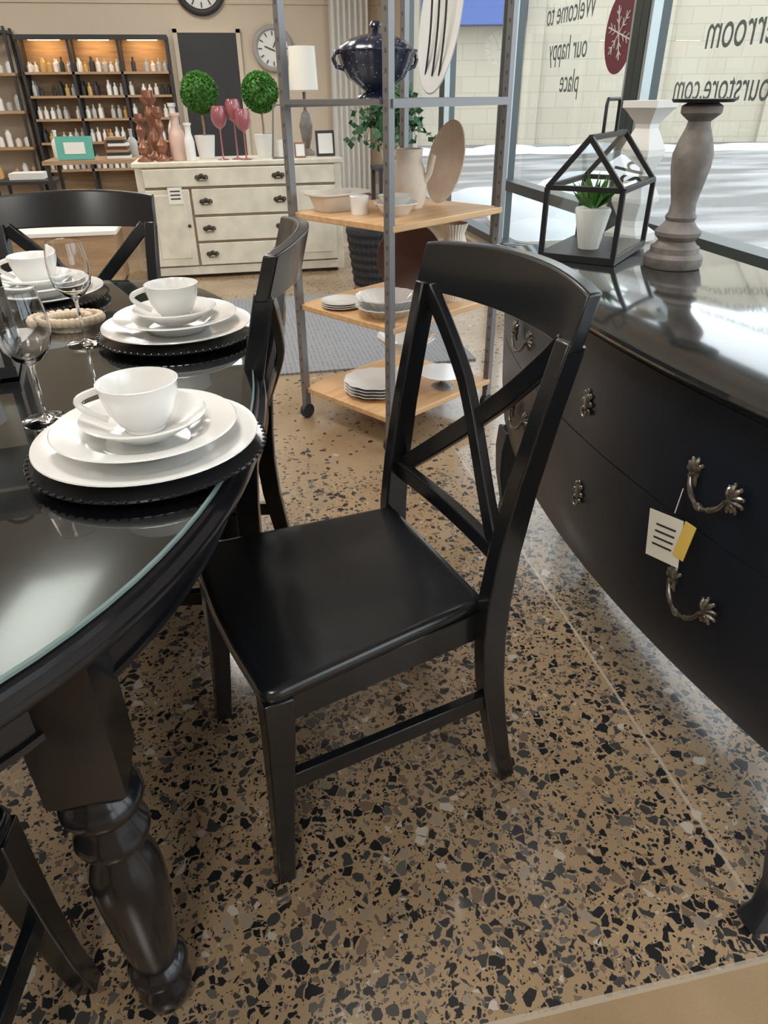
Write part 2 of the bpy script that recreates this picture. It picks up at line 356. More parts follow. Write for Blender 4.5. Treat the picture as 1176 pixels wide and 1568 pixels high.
prof=[(.02,.522),(.034,.515),(.036,.507),(.042,.50),(.048,.492),(.050,.482),(.046,.472),(.038,.465),(.034,.458),(.037,.445),(.044,.432),(.047,.422),(.044,.412),(.036,.406),(.031,.398),(.032,.388),(.039,.372),(.045,.35),(.047,.32),(.046,.28),(.042,.22),(.037,.165),(.033,.135),(.032,.125),(.039,.118),(.043,.108),(.043,.098),(.037,.092),(.031,.086),(.032,.075),(.038,.06),(.040,.045),(.036,.02),(.026,0)]
for k,(sx,sy) in enumerate([(.285,-.655),(-.285,-.655),(.284,.62),(-.284,.62)]):
    b=M();b.lathe(prof[::-1],BLACKT,n=40)
    b.rings([[(r*c,r*d,z) for c,d in((-1,-1),(1,-1),(1,1),(-1,1))] for r,z in((.030,.505),(.043,.527),(.043,.735))],BLACKT)
    b.obj('turned_leg_%d'%(k+1),(sx,sy,0),parent=tb)
# ------------------------------------------------------------ chairs
def chair(x,y,rz):
    e=empty('dining_chair',(x,y,0),rz); DX=.014
    cor=[(.0,-.225),(.0,.225),(.405+DX,.182),(.405+DX,-.175)]; rad=[.035,.035,.02,.02]; pts=[]
    for i in range(4):
        p=Vector(cor[i]);a=(Vector(cor[i-1])-p).normalized();c=(Vector(cor[(i+1)%4])-p).normalized()
        for k in range(7):
            t=k/6; q0=p+a*rad[i];q1=p+c*rad[i]; pts.append((1-t)**2*q0+2*t*(1-t)*p+t*t*q1)
        nx=Vector(cor[(i+1)%4])
        for t in(.25,.5,.75):
            q=(p+c*rad[i]).lerp(nx-c*rad[(i+1)%4],t)
            if i==0: q.x-=.012*math.sin(t*pi)
            pts.append(q)
    cx=Vector((.205,0)); 
    def dish(p):
        d=0
        for sy in(-1,1):
            r=math.hypot((p.x-.24)/.18,(p.y-sy*.075)/.12); d-=.008*max(0,1-r*r)**1.5
        return d
    rr=[];
    ks=[.955,.985,1,1,.988,.965,.93,.88,.82,.75,.68,.6,.52,.44,.36,.28,.2,.12,.04]; zs=[.428,.431,.438,.446,.453,.456]
    for j,k in enumerate(ks):
        R=[]
        for p in pts:
            q=cx+(p-cx)*k; R.append((q.x,q.y,zs[j] if j<6 else .456+dish(q)))
        rr.append(R)
    b=M();b.rings(rr,BLACK);b.obj('seat',parent=e,ang=50)
    b=M()
    b.sweep([(.03,-.19,.40),(.03,.19,.40)],.06,.02,(0,0,1),BLACK)
    for s in(-1,1): b.sweep([(.03,s*.198,.40),(.41,s*.168,.40)],.06,.02,(0,0,1),BLACK)
    b.sweep([(.40,-.16,.40),(.40,.16,.40)],.06,.02,(0,0,1),BLACK)
    b.obj('apron',parent=e,bevel=.002)
    for s in(-1,1):
        b=M();b.sweep([(.002,s*.210,0),(.010,s*.202,.1),(.018,s*.198,.22),(.026,s*.196,.35),(.028,s*.196,.43)],[.032,.034,.038,.045,.048],[.032,.034,.038,.045,.048],(1,0,0),BLACK)
        b.obj('front_leg_%d'%(1 if s<0 else 2),parent=e,bevel=.003)
        b=M();P=[(.468,s*.205,0),(.450,s*.199,.08),(.430,s*.193,.18),(.416,s*.190,.28),(.410,s*.189,.38),(.412,s*.190,.46),(.422,s*.192,.56),(.442,s*.196,.68),(.468,s*.201,.80),(.492,s*.206,.90)]
        P=[(p[0]+DX-.004*(p[2]<.1),p[1],p[2]) for p in P]
        b.sweep(P,[.034,.037,.041,.045,.048,.048,.044,.040,.037,.035],[.030,.031,.032,.033,.033,.033,.032,.031,.030,.030],(1,0,0),BLACK)
        b.obj('rear_post_%d'%(1 if s<0 else 2),parent=e,bevel=.003)
    def cx_(yy,z):
        base=.412+(.492-.412)*max(0,(z-.46)/.44)**1.3
        return DX+base+.036*(1-(yy/.2)**2)*min(1,(z-.46)/.3)
    n=16;b=M()
    yy=[-.222+.444*i/n for i in range(n+1)]
    vs=[];fs=[]
    for i,y_ in enumerate(yy):
        xx=DX+.503+.042*(1-(y_/.21)**2); t=.013
        zt=.980-.012*(abs(y_)/.222)**2; zb=.888
        vs+=[(xx-.012-t,y_,zb),(xx-.012+t,y_,zb),(xx+.012+t,y_,zt),(xx+.012-t,y_,zt)]
    for i in range(n):
        for k in range(4):
            k2=(k+1)%4; fs.append((i*4+k,i*4+k2,i*4+4+k2,i*4+4+k))
    fs.append((3,2,1,0));fs.append((n*4,n*4+1,n*4+2,n*4+3));b.add(vs,fs,BLACK)
    b.obj('top_rail',parent=e,bevel=.004,seg=3)
    b=M();b.sweep([(cx_(y_,.54),y_,.54) for y_ in[-.188+.376*i/12 for i in range(13)]],.034,.02,(0,0,1),BLACK)
    b.obj('lower_rail',parent=e,bevel=.003)
    for s in(-1,1):
        b=M();P=[]
        for i in range(15):
            t=i/14; y_=s*(-.19+.374*t); z=.893-.355*t-.006*math.sin(t*pi)
            P.append((cx_(y_,z)+.004*s,y_,z))
        b.sweep(P,.018,.034,(1,0,0),BLACK);b.obj('cross_slat_%d'%(1 if s<0 else 2),parent=e,bevel=.003)
    b=M()
    for s in(-1,1): b.sweep([(.02,s*.197,.228),(.43,s*.191,.228)],.036,.018,(0,0,1),BLACK)
    b.obj('stretchers',parent=e,bevel=.002)
    return e
D=math.radians
chair(-.100,.950,D(15)); chair(-.438,1.535,D(-8)); chair(-.51,1.69,D(82)); chair(-.57,.66,D(-97))
# ------------------------------------------------------------ table ware
TZ=.7663
def place(x,y,z=TZ):
    b=M();b.lathe([(.03,0),(.10,0),(.158,.007),(.163,.010),(.161,.012),(.12,.006),(.02,.0045)],BLACKT,n=64)
    for i in range(72):
        a=2*pi*i/72; b.ball((.161*math.cos(a),.161*math.sin(a),.011),.0036,BLACKT,6)
    b.obj('charger_plate',(x,y,z))
    z+=.0085
    b=M();b.lathe([(.03,0),(.085,0),(.09,.003),(.148,.017),(.153,.020),(.152,.022),(.146,.021),(.10,.009),(.09,.006),(.02,.006)],CHINA,n=64);b.obj('dinner_plate',(x,y,z));z+=.0068
    b=M();b.lathe([(.03,0),(.06,0),(.085,.018),(.095,.022),(.123,.030),(.126,.032),(.124,.034),(.094,.027),(.082,.023),(.058,.006),(.02,.006)],CHINA,n=64);b.obj('soup_plate',(x,y,z));z+=.0065
    b=M();b.lathe([(.02,0),(.045,0),(.05,.004),(.082,.024),(.085,.027),(.083,.029),(.05,.009),(.03,.005),(.02,.005)],CHINA,n=48);b.obj('saucer',(x,y,z+.012));z+=.0175
    b=M();b.lathe([(.010,.004),(.024,.0),(.027,0),(.027,.004),(.035,.012),(.045,.030),(.051,.050),(.053,.066),(.054,.069),(.0525,.0695),(.050,.064),(.047,.048),(.041,.030),(.030,.014),(.01,.009)],CHINA,n=48)
    P=[(-.046-.034*math.sin(pi*i/12),0.0,.062-.044*i/12+.006*math.sin(pi*i/12)) for i in range(13)]
    b.tube(P,[.0052]*13,CHINA,8);b.obj('coffee_cup',(x,y,z),D(5))
place(-.155,.935);place(-.145,1.505);place(-.50,1.895)
def wineglass(x,y):
    b=M();b.lathe([(.002,.0),(.036,0),(.036,.0015),(.015,.004),(.0045,.010),(.0035,.02),(.0035,.085),(.006,.092),(.02,.100),(.034,.118),(.040,.140),(.039,.165),(.034,.195),(.033,.2),(.0322,.1995),(.038,.165),(.039,.14),(.033,.119),(.019,.102),(.002,.0965)],GLASSC,n=40);b.obj('wine_glass',(x,y,TZ))
wineglass(-.326,1.09);wineglass(-.330,1.49)
b=M()
b.rings([[(-.16,-.42,.0),(.10,-.42,.0),(.10,.24,.0),(-.16,.24,.0)],[(-.16,-.42,.003),(.10,-.42,.003),(.10,.24,.003),(-.16,.24,.003)]],LINEN);b.obj('table_runner',(-.55,1.38,TZ))
b=M()
for i in range(46):
    t=i/45*2*pi*1.6; r=.032+.032*i/45; b.ball((r*1.25*math.cos(t)+.0,r*.85*math.sin(t),.012),.0105,BEAD,10)
b.obj('wooden_bead_garland',(-.385,1.640,TZ+.003))
b=M()
for sx in(-1,1):
    for sy in(-1,1):
        b.sweep([(sx*.075,sy*.075,.02),(sx*.075,sy*.075,.20),(sx*.045,sy*.045,.28)],.014,.014,(1,0,0),IRON)
b.box((0,0,.01),(.17,.17,.02),IRON);b.box((0,0,.2),(.17,.17,.012),IRON);b.box((0,0,.285),(.10,.10,.014),IRON);b.lathe([(.03,.02),(.032,.1),(.01,.101)],WHITE)
b.tube([(.03*math.cos(a),0,.30+.03*math.sin(a)) for a in[pi*2*i/16 for i in range(16)]],.004,IRON,6,True);b.obj('candle_lantern',(-.515,1.37,TZ+.004),D(10))
b=M();b.box((0,0,.0015),(.03,.07,.002),PAPER);b.obj('price_card',(-.35,.80,TZ),.5)

# ------------------------------------------------------------ bow-front chest
ch=empty('bow_front_chest',(0,1.15,0)); HL=.665
def crv(x0,bow,n=24,hl=HL): 
    return [(x0+bow*((-hl+2*hl*i/n)/hl)**2,-hl+2*hl*i/n) for i in range(n+1)]
def cring(x0,bow,z,hl=HL,back=1.12): return [(p[0],p[1],z) for p in crv(x0,bow,24,hl)]+[(back,hl,z),(back,-hl,z)]
b=M();lv=[]
for z,x0 in((.325,.655),(.33,.648),(.36,.640),(.42,.630),(.50,.622),(.58,.618),(.620,.6165)): lv.append((z,x0))
lv+=[(.6205,.6185),(.6225,.6185),(.623,.6163),(.70,.612),(.78,.608),(.826,.607),(.8265,.6095),(.842,.6095)]
b.rings([cring(x0,.085,z) for z,x0 in lv],CHESTB);b.obj('body',parent=ch,ang=25)
b=M();b.rings([cring(.592,.085,.842,HL+.012,1.13),cring(.584,.085,.845,HL+.018,1.13),cring(.580,.085,.851,HL+.022,1.13),cring(.582,.085,.857,HL+.02,1.13),cring(.588,.085,.860,HL+.014,1.13)],CHESTT);b.obj('top',parent=ch)
for k,(lx,ly) in enumerate([(.745,-.64),(.745,.63),(1.09,-.63),(1.09,.63)]):
    s=1 if ly>0 else -1; b=M()
    P=[(lx,ly,.34),(lx-.012,ly+s*.0,.28),(lx-.015,ly+s*.002,.2),(lx-.005,ly,.1),(lx-.012,ly+s*.002,.04),(lx-.025,ly+s*.005,0)]
    if k>1: P=[(lx,ly,z) for _,_,z in P]
    b.sweep(P,[.075,.065,.05,.035,.032,.045],[.075,.065,.05,.035,.032,.045],(1,0,0),CHESTB);b.obj('cabriole_leg_%d'%(k+1),parent=ch,bevel=.006)
b=M()
for s in(-1,1):
    b.rings([[(.73,s*.655,.33),(.73,s*.655,.30),(.80,s*.655,.29),(.9,s*.655,.32),(1.0,s*.655,.29),(1.08,s*.655,.33)],[(.73,s*.64,.33),(.73,s*.64,.30),(.80,s*.64,.29),(.9,s*.64,.32),(1.0,s*.64,.29),(1.08,s*.64,.33)]],CHESTB)
b.obj('side_aprons',parent=ch)
def pull(b,x,y,z,w=.042):
    for s in(-1,1):
        cy,cz=y+s*w,z
        b.ball((x-.004,cy,cz),.0078,BRONZE,10,(.7,1,1.2))
        # acanthus-leaf rosette: pointed lobes fanning up and outward
        for a,L in((pi/2-s*1.45,.024),(pi/2-s*1.0,.027),(pi/2-s*.5,.030),(pi/2,.028),(pi/2+s*.5,.022),(-pi/2-s*.2,.018),(-pi/2+s*.9,.018),(-pi/2+s*.35,.014)):
            dy,dz=math.cos(a),math.sin(a)
            pp=[(x-.002-.004*math.sin(pi*t),cy+dy*L*t,cz+dz*L*t+.003*math.sin(pi*t)) for t in(0,.25,.5,.75,1)]
            b.tube(pp,[.0032,.0056,.0052,.0040,.0018],BRONZE,7)
            b.ball((x-.003,cy+dy*L*.95,cz+dz*L*.95),.0034,BRONZE,7)
    P=[]
    for i in range(17):
        t=i/16; P.append((x-.014-.006*math.sin(t*pi),y-w+2*w*t,z-.030*math.sin(t*pi)**.6))
    b.tube(P,[.0026+.0018*abs(math.sin(3*pi*i/16)) for i in range(17)],BRONZE,8)
    b.ball((P[8][0],y,P[8][2]),.0062,BRONZE,8,(1,1.6,1))
    for i in(4,12): b.ball(P[i],.0048,BRONZE,8)
    for s in(-1,1): b.tube([(x-.003,y+s*w,z),(x-.016,y+s*w,z)],.0035,BRONZE,8)
def fx(ly,z):
    zs=[(.33,.648),(.5,.622),(.7,.612),(.83,.607)]
    for (a,c),(d,e) in zip(zs,zs[1:]):
        if z<=d: x0=c+(e-c)*(z-a)/(d-a);break
    else: x0=.607
    return x0+.085*(ly/HL)**2
b=M()
for ly in(-.385,.36):
    for z in(.707,.507): pull(b,fx(ly,z)-.002,ly,z)
for z in(.70,.505):
    x=fx(-.03,z)-.003; b.ball((x,-.03,z),.014,BRONZE,14,(.3,.8,1.4))
    for i in range(8): b.ball((x,-.03+.015*math.cos(i*pi/4),z+.022*math.sin(i*pi/4)),.0055,BRONZE,8,(.6,1,1))
    b.tube([(x-.004,-.03+.010*math.cos(i*pi/8),z-.014-.014*math.sin(i*pi/8)) for i in range(9)],.0022,BRONZE,6)
b.obj('bronze_hardware',parent=ch)
b=M();b.tube([(0,0,.045),(.0,.004,.0)],.0008,PAPER,5);b.box((0,.012,-.050),(.001,.062,.082),PAPER,rx=-.12);b.box((-.002,-.024,-.036),(.001,.020,.066),YEL,rx=.12)
for i in range(4): b.box((-.0012,.012,-.030-.012*i),(.0006,.036,.003),DARK,rx=-.12)
b.obj('price_tag',(fx(-.34,.67)-.024,1.15-.352,.645),.35)
# ------------------------------------------------------------ items on chest
CZ=.8605
def house_lantern(x,y,rz):
    e=empty('glass_house_lantern',(x,y,CZ),rz); L,W,h,r=.27,.17,.155,.255; t=.011; b=M()
    b.box((0,0,.008),(L+.01,W+.01,.016),IRON)
    cs=[(sx*L/2,sy*W/2) for sx in(-1,1) for sy in(-1,1)]
    for c in cs: b.sweep([(c[0],c[1],.01),(c[0],c[1],h)],t,t,(1,0,0),IRON)
    for sy in(-1,1): b.sweep([(-L/2,sy*W/2,h),(L/2,sy*W/2,h)],t,t,(0,0,1),IRON)
    for sx in(-1,1):
        b.sweep([(sx*L/2,-W/2,h),(sx*L/2,W/2,h)],t,t,(0,0,1),IRON)
        b.sweep([(sx*L/2,-W/2,h),(sx*L/2,0,r)],t,t,(1,0,0),IRON);b.sweep([(sx*L/2,W/2,h),(sx*L/2,0,r)],t,t,(1,0,0),IRON)
    b.sweep([(-L/2,0,r),(L/2,0,r)],t,t,(0,0,1),IRON)
    b.tube([(-.05,0,r),(-.05,0,r+.06),(-.045,0,r+.07),(.045,0,r+.07),(.05,0,r+.06),(.05,0,r)],.004,IRON,8)
    b.obj('frame',parent=e,bevel=.001)
    g=M()
    for sy in(-1,1):
        g.add([(-L/2,sy*W/2,.015),(L/2,sy*W/2,.015),(L/2,sy*W/2,h),(-L/2,sy*W/2,h)],[(0,1,2,3)],GLASSL)
        g.add([(-L/2,sy*W/2,h),(L/2,sy*W/2,h),(L/2,0,r),(-L/2,0,r)],[(0,1,2,3)],GLASSL)
    for sx in(-1,1): g.add([(sx*L/2,-W/2,.015),(sx*L/2,W/2,.015),(sx*L/2,W/2,h),(sx*L/2,0,r),(sx*L/2,-W/2,h)],[(0,1,2,3,4)],GLASSL)
    g.obj('glass_panes',parent=e)
    return e
LE=house_lantern(.855,1.655,D(47))
b=M();b.lathe([(.001,0),(.024,0),(.042,.085),(.040,.09),(.033,.09),(.001,.088)],WHITE,n=10)
for i in range(40):
    a=random.random()*6.28; el=random.uniform(.5,1.45); d=(math.cos(a)*math.cos(el),math.sin(a)*math.cos(el),math.sin(el)); b.leaf((d[0]*.01,d[1]*.01,.088),d,random.uniform(.05,.085),GREEN,.2)
b.obj('potted_succulent',(.825,1.625,CZ+.0165))
b=M();b.lathe([(.001,0),(.060,0),(.063,.006),(.063,.022),(.057,.028),(.052,.03),(.052,.042),(.045,.046),(.038,.055),(.048,.066),(.049,.074),(.036,.086),(.030,.095),(.033,.103),(.028,.112),(.026,.13),(.032,.16),(.040,.20),(.041,.225),(.034,.25),(.024,.275),(.022,.285),(.036,.296),(.040,.300),(.040,.312),(.030,.318),(.001,.318)],GREYW,n=36)
b.lathe([(.001,0),(.058,0),(.062,.006),(.058,.0065),(.001,.003)],IRON,(0,0,.3185),32);b.obj('wooden_candlestick',(.956,1.47,CZ))
b=M();sq=[(.001,0),(.055,0),(.055,.02),(.035,.035),(.03,.05),(.05,.095),(.05,.105),(.026,.15),(.026,.16),(.045,.20),(.045,.215),(.024,.26),(.024,.27),(.048,.30),(.055,.305),(.055,.32),(.001,.32)]
b.lathe([(r*1.2,z) for r,z in sq],WHITE,n=4,square=True);b.obj('geometric_pillar_candlestick',(1.02,1.785,CZ),.5,ang=20)

# ------------------------------------------------------------ rolling rack
RK=(.605,2.77);RA=D(34.4);rk=empty('rolling_shelf_rack',(RK[0],RK[1],0),RA);RX,RY=.305,.25
b=M()
for sx in(-1,1):
    for sy in(-1,1):
        b.box((sx*RX,sy*RY,1.09),(.026,.026,2.0),STEEL)
        for k in range(38):
            z=.16+.05*k
            b.box((sx*RX-.0135,sy*RY,z),(.002,.006,.012),HOLE)
b.obj('steel_posts',parent=rk)
b=M()
for sx in(-1,1):
    for sy in(-1,1):
        b.box((sx*RX,sy*RY,.075),(.03,.022,.035),STEEL)
        b.x=Matrix.Translation((sx*RX,sy*RY,.032))@Matrix.Rotation(pi/2,4,'X');b.lathe([(.01,-.012),(.03,-.012),(.032,-.008),(.032,.008),(.03,.012),(.01,.012)],DARK,n=20);b.x=Matrix.Identity(4)
b.obj('casters',parent=rk)
SH=[.125,.475,.815]
for k,z in enumerate(SH):
    b=M();b.box((0,0,z),(RX*2-.0,RY*2+.03,.022),WOODS);b.obj('wood_shelf_%d'%(k+1),parent=rk,bevel=.003)
b=M();b.box((0,0,1.18),(RX*2+.05,RY*2-.03,.014),STEEL);b.box((0,-RY-.016,1.175),(RX*2,.006,.024),STEEL);b.box((0,RY+.016,1.175),(RX*2,.006,.024),STEEL);b.box((0,RY,2.0),(RX*2,.02,.02),STEEL);b.box((0,-RY,2.05),(RX*2,.02,.02),STEEL);b.obj('steel_shelf',parent=rk)
def on(name,x,y,z,build,rz=0,ang=35):
    b=M();build(b);return b.obj(name,(x,y,z),rz,ang=ang)
Z0,Z1,Z2,Z3=[s+.0115 for s in SH]+[1.1875]
def loaf(b):
    def r(a,c,z): return [(x*1,y,z) for x,y in [(math.copysign(abs(math.cos(t))**.5,math.cos(t))*a,math.copysign(abs(math.sin(t))**.5,math.sin(t))*c) for t in[2*pi*i/32 for i in range(32)]]]
    b.rings([r(.085,.05,0),r(.105,.065,.05),r(.125,.08,.058),r(.125,.08,.063),r(.10,.06,.058),r(.08,.045,.008)],CHINA2)
on('ceramic_baking_dish',.385,2.82,Z2,loaf,D(30))
on('ceramic_bowl_stack',.57,2.64,Z2,lambda b:(b.lathe([(.02,0),(.045,0),(.075,.035),(.08,.038),(.08,.041),(.07,.037),(.02,.006)],CHINA,n=36),b.lathe([(.02,.02),(.04,.03),(.065,.062),(.068,.064),(.062,.064),(.02,.04)],CHINA,n=36)))
on('ceramic_tumbler',.445,2.685,Z2,lambda b:b.lathe([(.01,0),(.03,0),(.035,.06),(.032,.062),(.028,.01)],CHINA,n=24))
def pitcher(b):
    b.lathe([(.02,0),(.052,0),(.064,.03),(.068,.08),(.060,.13),(.048,.160),(.052,.20),(.049,.201),(.042,.16),(.02,.02)],CREAMP,n=32)
    b.tube([(-.05,0,.17),(-.085,0,.16),(-.095,0,.11),(-.085,0,.06),(-.06,0,.04)],.007,CREAMP)
    b.tube([(.05,0,.08),(.08,0,.12),(.095,0,.18)],[.014,.011,.009],CREAMP)
on('ceramic_pitcher',.655,2.80,Z2,pitcher,D(-30))
def platter(m,a,c,tilt,roll=0):
    def f(b):
        b.x=Matrix.Translation((0,0,c*math.cos(roll)))@Matrix.Rotation(roll,4,'Y')@Matrix.Rotation(tilt,4,'X')@Matrix.Rotation(pi/2,4,'X')
        b.lathe([(.02,0),(.6,.0),(.96,.012),(1.0,.016),(.98,.02),(.6,.006),(.02,.006)],m,n=40,sx=a,sy=c); b.x=Matrix.Identity(4)
    return f
on('oval_platter',.82,2.85,Z2+.003,platter(CREAMP,.085,.145,-.15,.18),D(-55))
on('fluted_serving_bowl',.52,2.56,Z1,lambda b:(b.lathe([(.02,0),(.07,0),(.105,.035),(.12,.04),(.12,.044),(.10,.04),(.06,.008),(.02,.008)],CHINA,n=72,wave=(18,.02)),b.lathe([(.02,.025),(.07,.03),(.105,.068),(.118,.072),(.118,.076),(.10,.07),(.06,.035),(.02,.035)],CHINA,n=72,wave=(18,.02))),ang=60)
on('salad_plate_stack',.37,2.72,Z1,lambda b:[b.lathe([(.02,.008*k),(.05,.008*k),(.08,.008*k+.01),(.08,.008*k+.013),(.05,.008*k+.004),(.02,.008*k+.004)],CHINA,n=36) for k in range(3)])
on('ribbed_vase',.82,2.72,Z1,lambda b:b.lathe([(.02,0),(.035,0),(.045,.03),(.06,.1),(.062,.16),(.045,.22),(.035,.25),(.05,.29),(.046,.29),(.03,.25),(.02,.1)],CHINA2,n=96,wave=(24,.04)),ang=60)
on('round_charger_plate',.68,2.88,Z1+.002,platter(BROWNR,.135,.135,-.18),D(-15))
def pedbowl(b): b.lathe([(.02,0),(.05,0),(.045,.008),(.015,.03),(.015,.07),(.05,.085),(.10,.12),(.13,.15),(.13,.155),(.09,.125),(.03,.09)],CHINA,n=60,wave=(12,.02))
on('footed_bowl',.68,2.93,Z0,pedbowl,ang=60)
on('scalloped_plate_stack',.495,2.68,Z0,lambda b:[b.lathe([(.02,.013*k),(.08,.013*k),(.125,.013*k+.018),(.132,.013*k+.022),(.125,.013*k+.022),(.08,.013*k+.006),(.02,.013*k+.006)],CHINA,n=72,wave=(12,.025)) for k in range(4)],ang=60)
on('glass_cake_stand',.78,2.68,Z0,lambda b:(b.lathe([(.02,0),(.05,0),(.045,.006),(.012,.02),(.012,.05),(.02,.06)],STEEL,n=32),b.lathe([(.02,.061),(.10,.061),(.105,.066),(.02,.066)],CHINA,n=40)))
def tureen(b):
    b.lathe([(.02,0),(.065,0),(.06,.008),(.035,.02),(.05,.03),(.095,.06),(.118,.10),(.126,.125),(.136,.132),(.136,.138),(.123,.14)],TUR,n=96,wave=(12,.03))
    b.lathe([(.123,.14),(.118,.150),(.09,.168),(.05,.180),(.02,.184)],TUR,n=96,wave=(12,.02))
    b.lathe([(.01,.182),(.012,.195),(.02,.205),(.015,.216),(.005,.22)],TUR,n=20)
    for s in(-1,1): b.tube([(s*.118,0,.085),(s*.145,0,.092),(s*.155,0,.112),(s*.148,0,.13),(s*.13,0,.134)],.007,TUR)
on('enamel_tureen',.52,2.72,Z3,tureen,D(15),60)
def otray(b):
    platter(WHITE,.085,.24,-.10,.12)(b)
    for k in(-1,0,1):
        P=[(k*.03+.005*math.sin(i*.5)+.12*(-.2+.40*i/10)+.0,-.03-.012*i/10+.0,.06+.36*i/10) for i in range(11)];b.tube(P,.0035,DARK,6)
on('tall_oval_tray',.79,2.86,Z3+.006,otray,D(-50))
# ------------------------------------------------------------ rug
rm=bpy.data.materials.new('grey_woven_rug');rm.use_nodes=True;nt=rm.node_tree;pb=nt.nodes['Principled BSDF'];tc=nt.nodes.new('ShaderNodeTexCoord');ck=nt.nodes.new('ShaderNodeTexVoronoi');ck.inputs['Scale'].default_value=42;ck.inputs['Randomness'].default_value=.1
r=nt.nodes.new('ShaderNodeValToRGB');r.color_ramp.elements[0].color=(.08,.08,.09,1);r.color_ramp.elements[1].color=(.24,.24,.25,1);r.color_ramp.elements[0].position=.3;r.color_ramp.elements[1].position=.5
nt.links.new(tc.outputs['Object'],ck.inputs['Vector']);nt.links.new(ck.outputs['Distance'],r.inputs[0]);nt.links.new(r.outputs[0],pb.inputs['Base Color']);pb.inputs['Roughness'].default_value=.95
slab('area_rug',-.3,1.15,3.35,4.9,0.0005,.01,rm)
# ------------------------------------------------------------ cream dresser
dr=empty('distressed_dresser',(.07,5.68,0)); W=1.48; Dp=.47
b=M();b.box((0,Dp/2+.01,.41),(W-.04,Dp-.02,.74),CREAM);b.box((0,Dp/2,.785),(W+.03,Dp+.03,.03),CREAM)
for sx in(-1,1): b.box((sx*(W/2-.03),Dp/2,.40),(.055,Dp,.77),CREAM)
for sx in(-1,1):
    for yy in(.03,Dp-.03): b.box((sx*(W/2-.03),yy,.02),(.05,.05,.06),CREAM,taper=.8)
b.box((0,.0,.055),(W-.1,.02,.06),CREAM);b.obj('carcass',parent=dr,bevel=.005)
b=M()
def dw(x0,x1,z0,z1): b.box(((x0+x1)/2,-.006,(z0+z1)/2),(x1-x0-.012,.03,z1-z0-.012),CREAM)
dw(-.69,.69,.635,.765)
for z0,z1 in((.445,.63),(.262,.44),(.09,.257)): dw(-.37,.37,z0,z1)
for s in(-1,1):
    x0,x1=sorted((s*.375,s*.69));dw(x0,x1,.09,.63)
    b.box(((x0+x1)/2,-.022,.37),(.22,.008,.44),CREAM)
b.obj('drawer_fronts',parent=dr,bevel=.006)
DB=mat('dark_drawer_bronze',(.07,.06,.045),.4,metal=.7)
b=M()
for (x,z) in [(-.28,.70),(.27,.70)]+[(s*.27,z) for s in(-1,1) for z in(.54,.355,.175)]:
    for s in(-1,0,1): b.ball((x+s*.028,-.024,z+(.008 if s==0 else 0)),.020,DB,10,(1,.3,.9))
    b.tube([(x-.035,-.03,z),(x-.03,-.045,z-.018),(x+.03,-.045,z-.018),(x+.035,-.03,z)],.005,DB,6)
for s in(-1,1): b.ball((s*.41,-.035,.38),.013,DB,10)
b.obj('bronze_pulls',parent=dr)
b=M();b.box((-.48,-.03,.585),(.10,.003,.11),PAPER)
for i in range(3): b.box((-.48,-.032,.615-.025*i),(.07,.001,.009),DARK)
b.obj('paper_notice',parent=dr)
b=M()
for z in(.6325,.4425,.2595): b.box((0,-.0005,z),(.74 if z<.6 else 1.38,.012,.006),WOODB)
for s in(-1,1): b.box((s*.3725,-.0005,.36),(.006,.012,.54),WOODB)
b.box((0,-.002,.768),(1.40,.014,.005),WOODB);b.obj('worn_gaps',parent=dr)
DZ=.801
def topiary(x,y):
    b=M();b.lathe([(.01,0),(.055,0),(.075,.15),(.07,.152),(.06,.14),(.01,.138)],WHITE,n=28);b.lathe([(.055,.139),(.01,.142)],GREEND,n=12)
    b.tube([(0,0,.13),(.004,0,.2),(0,0,.3)],.008,WOODB)
    c=Vector((0,0,.42));b.ball(c,.122,GREEN,24)
    for i in range(1700):
        d=Vector((random.gauss(0,1),random.gauss(0,1),random.gauss(0,1))).normalized()
        t=(d+Vector((random.gauss(0,.6),random.gauss(0,.6),random.gauss(0,.6)))).normalized();b.leaf(c+d*.115,t,.028,GREEN,.7)
    b.obj('boxwood_topiary',(x,y,DZ),ang=10)
topiary(-.16,5.98);topiary(.275,5.98)
def goblet(x,y,h):
    b=M();b.lathe([(.004,0),(.042,0),(.042,.003),(.008,.012),(.005,.03),(.005,h-.15),(.012,h-.14),(.04,h-.12),(.055,h-.08),(.052,h-.03),(.042,h),(.040,h),(.05,h-.04),(.03,h-.12),(.003,h-.135)],PINKG,n=28);b.obj('pink_goblet',(x,y,DZ))
goblet(-.04,5.78,.34);goblet(.065,5.79,.38);goblet(.125,5.73,.32)
def bottle(name,x,y,m,r,h,z=DZ,nk=.3):
    b=M();b.lathe([(.005,0),(r*.9,0),(r,.01),(r,h*.5),(r*.85,h*.6),(r*nk,h*.72),(r*nk,h*.93),(r*nk*1.3,h*.94),(r*nk*1.3,h),(.005,h)],m,n=24);b.obj(name,(x,y,z))
def cstick(name,x,y,m,r,h):
    b=M();b.lathe([(.005,0),(r,0),(r,h*.04),(r*.5,h*.09),(r*.35,h*.14),(r*.7,h*.22),(r*.75,h*.3),(r*.4,h*.4),(r*.3,h*.5),(r*.55,h*.6),(r*.6,h*.68),(r*.3,h*.78),(r*.8,h*.86),(r*.85,h*.9),(.005,h*.9)],m,n=24);b.lathe([(r*.55,h*.9),(r*.55,h*1.0),(.003,h)],m,n=16);b.obj(name,(x,y,DZ))
cstick('turned_candle_holder',-.52,5.95,COPPER,.07,.44);cstick('turned_candle_holder',-.46,5.80,COPPER,.055,.34);cstick('turned_candle_holder',-.59,5.80,COPPER,.055,.30)
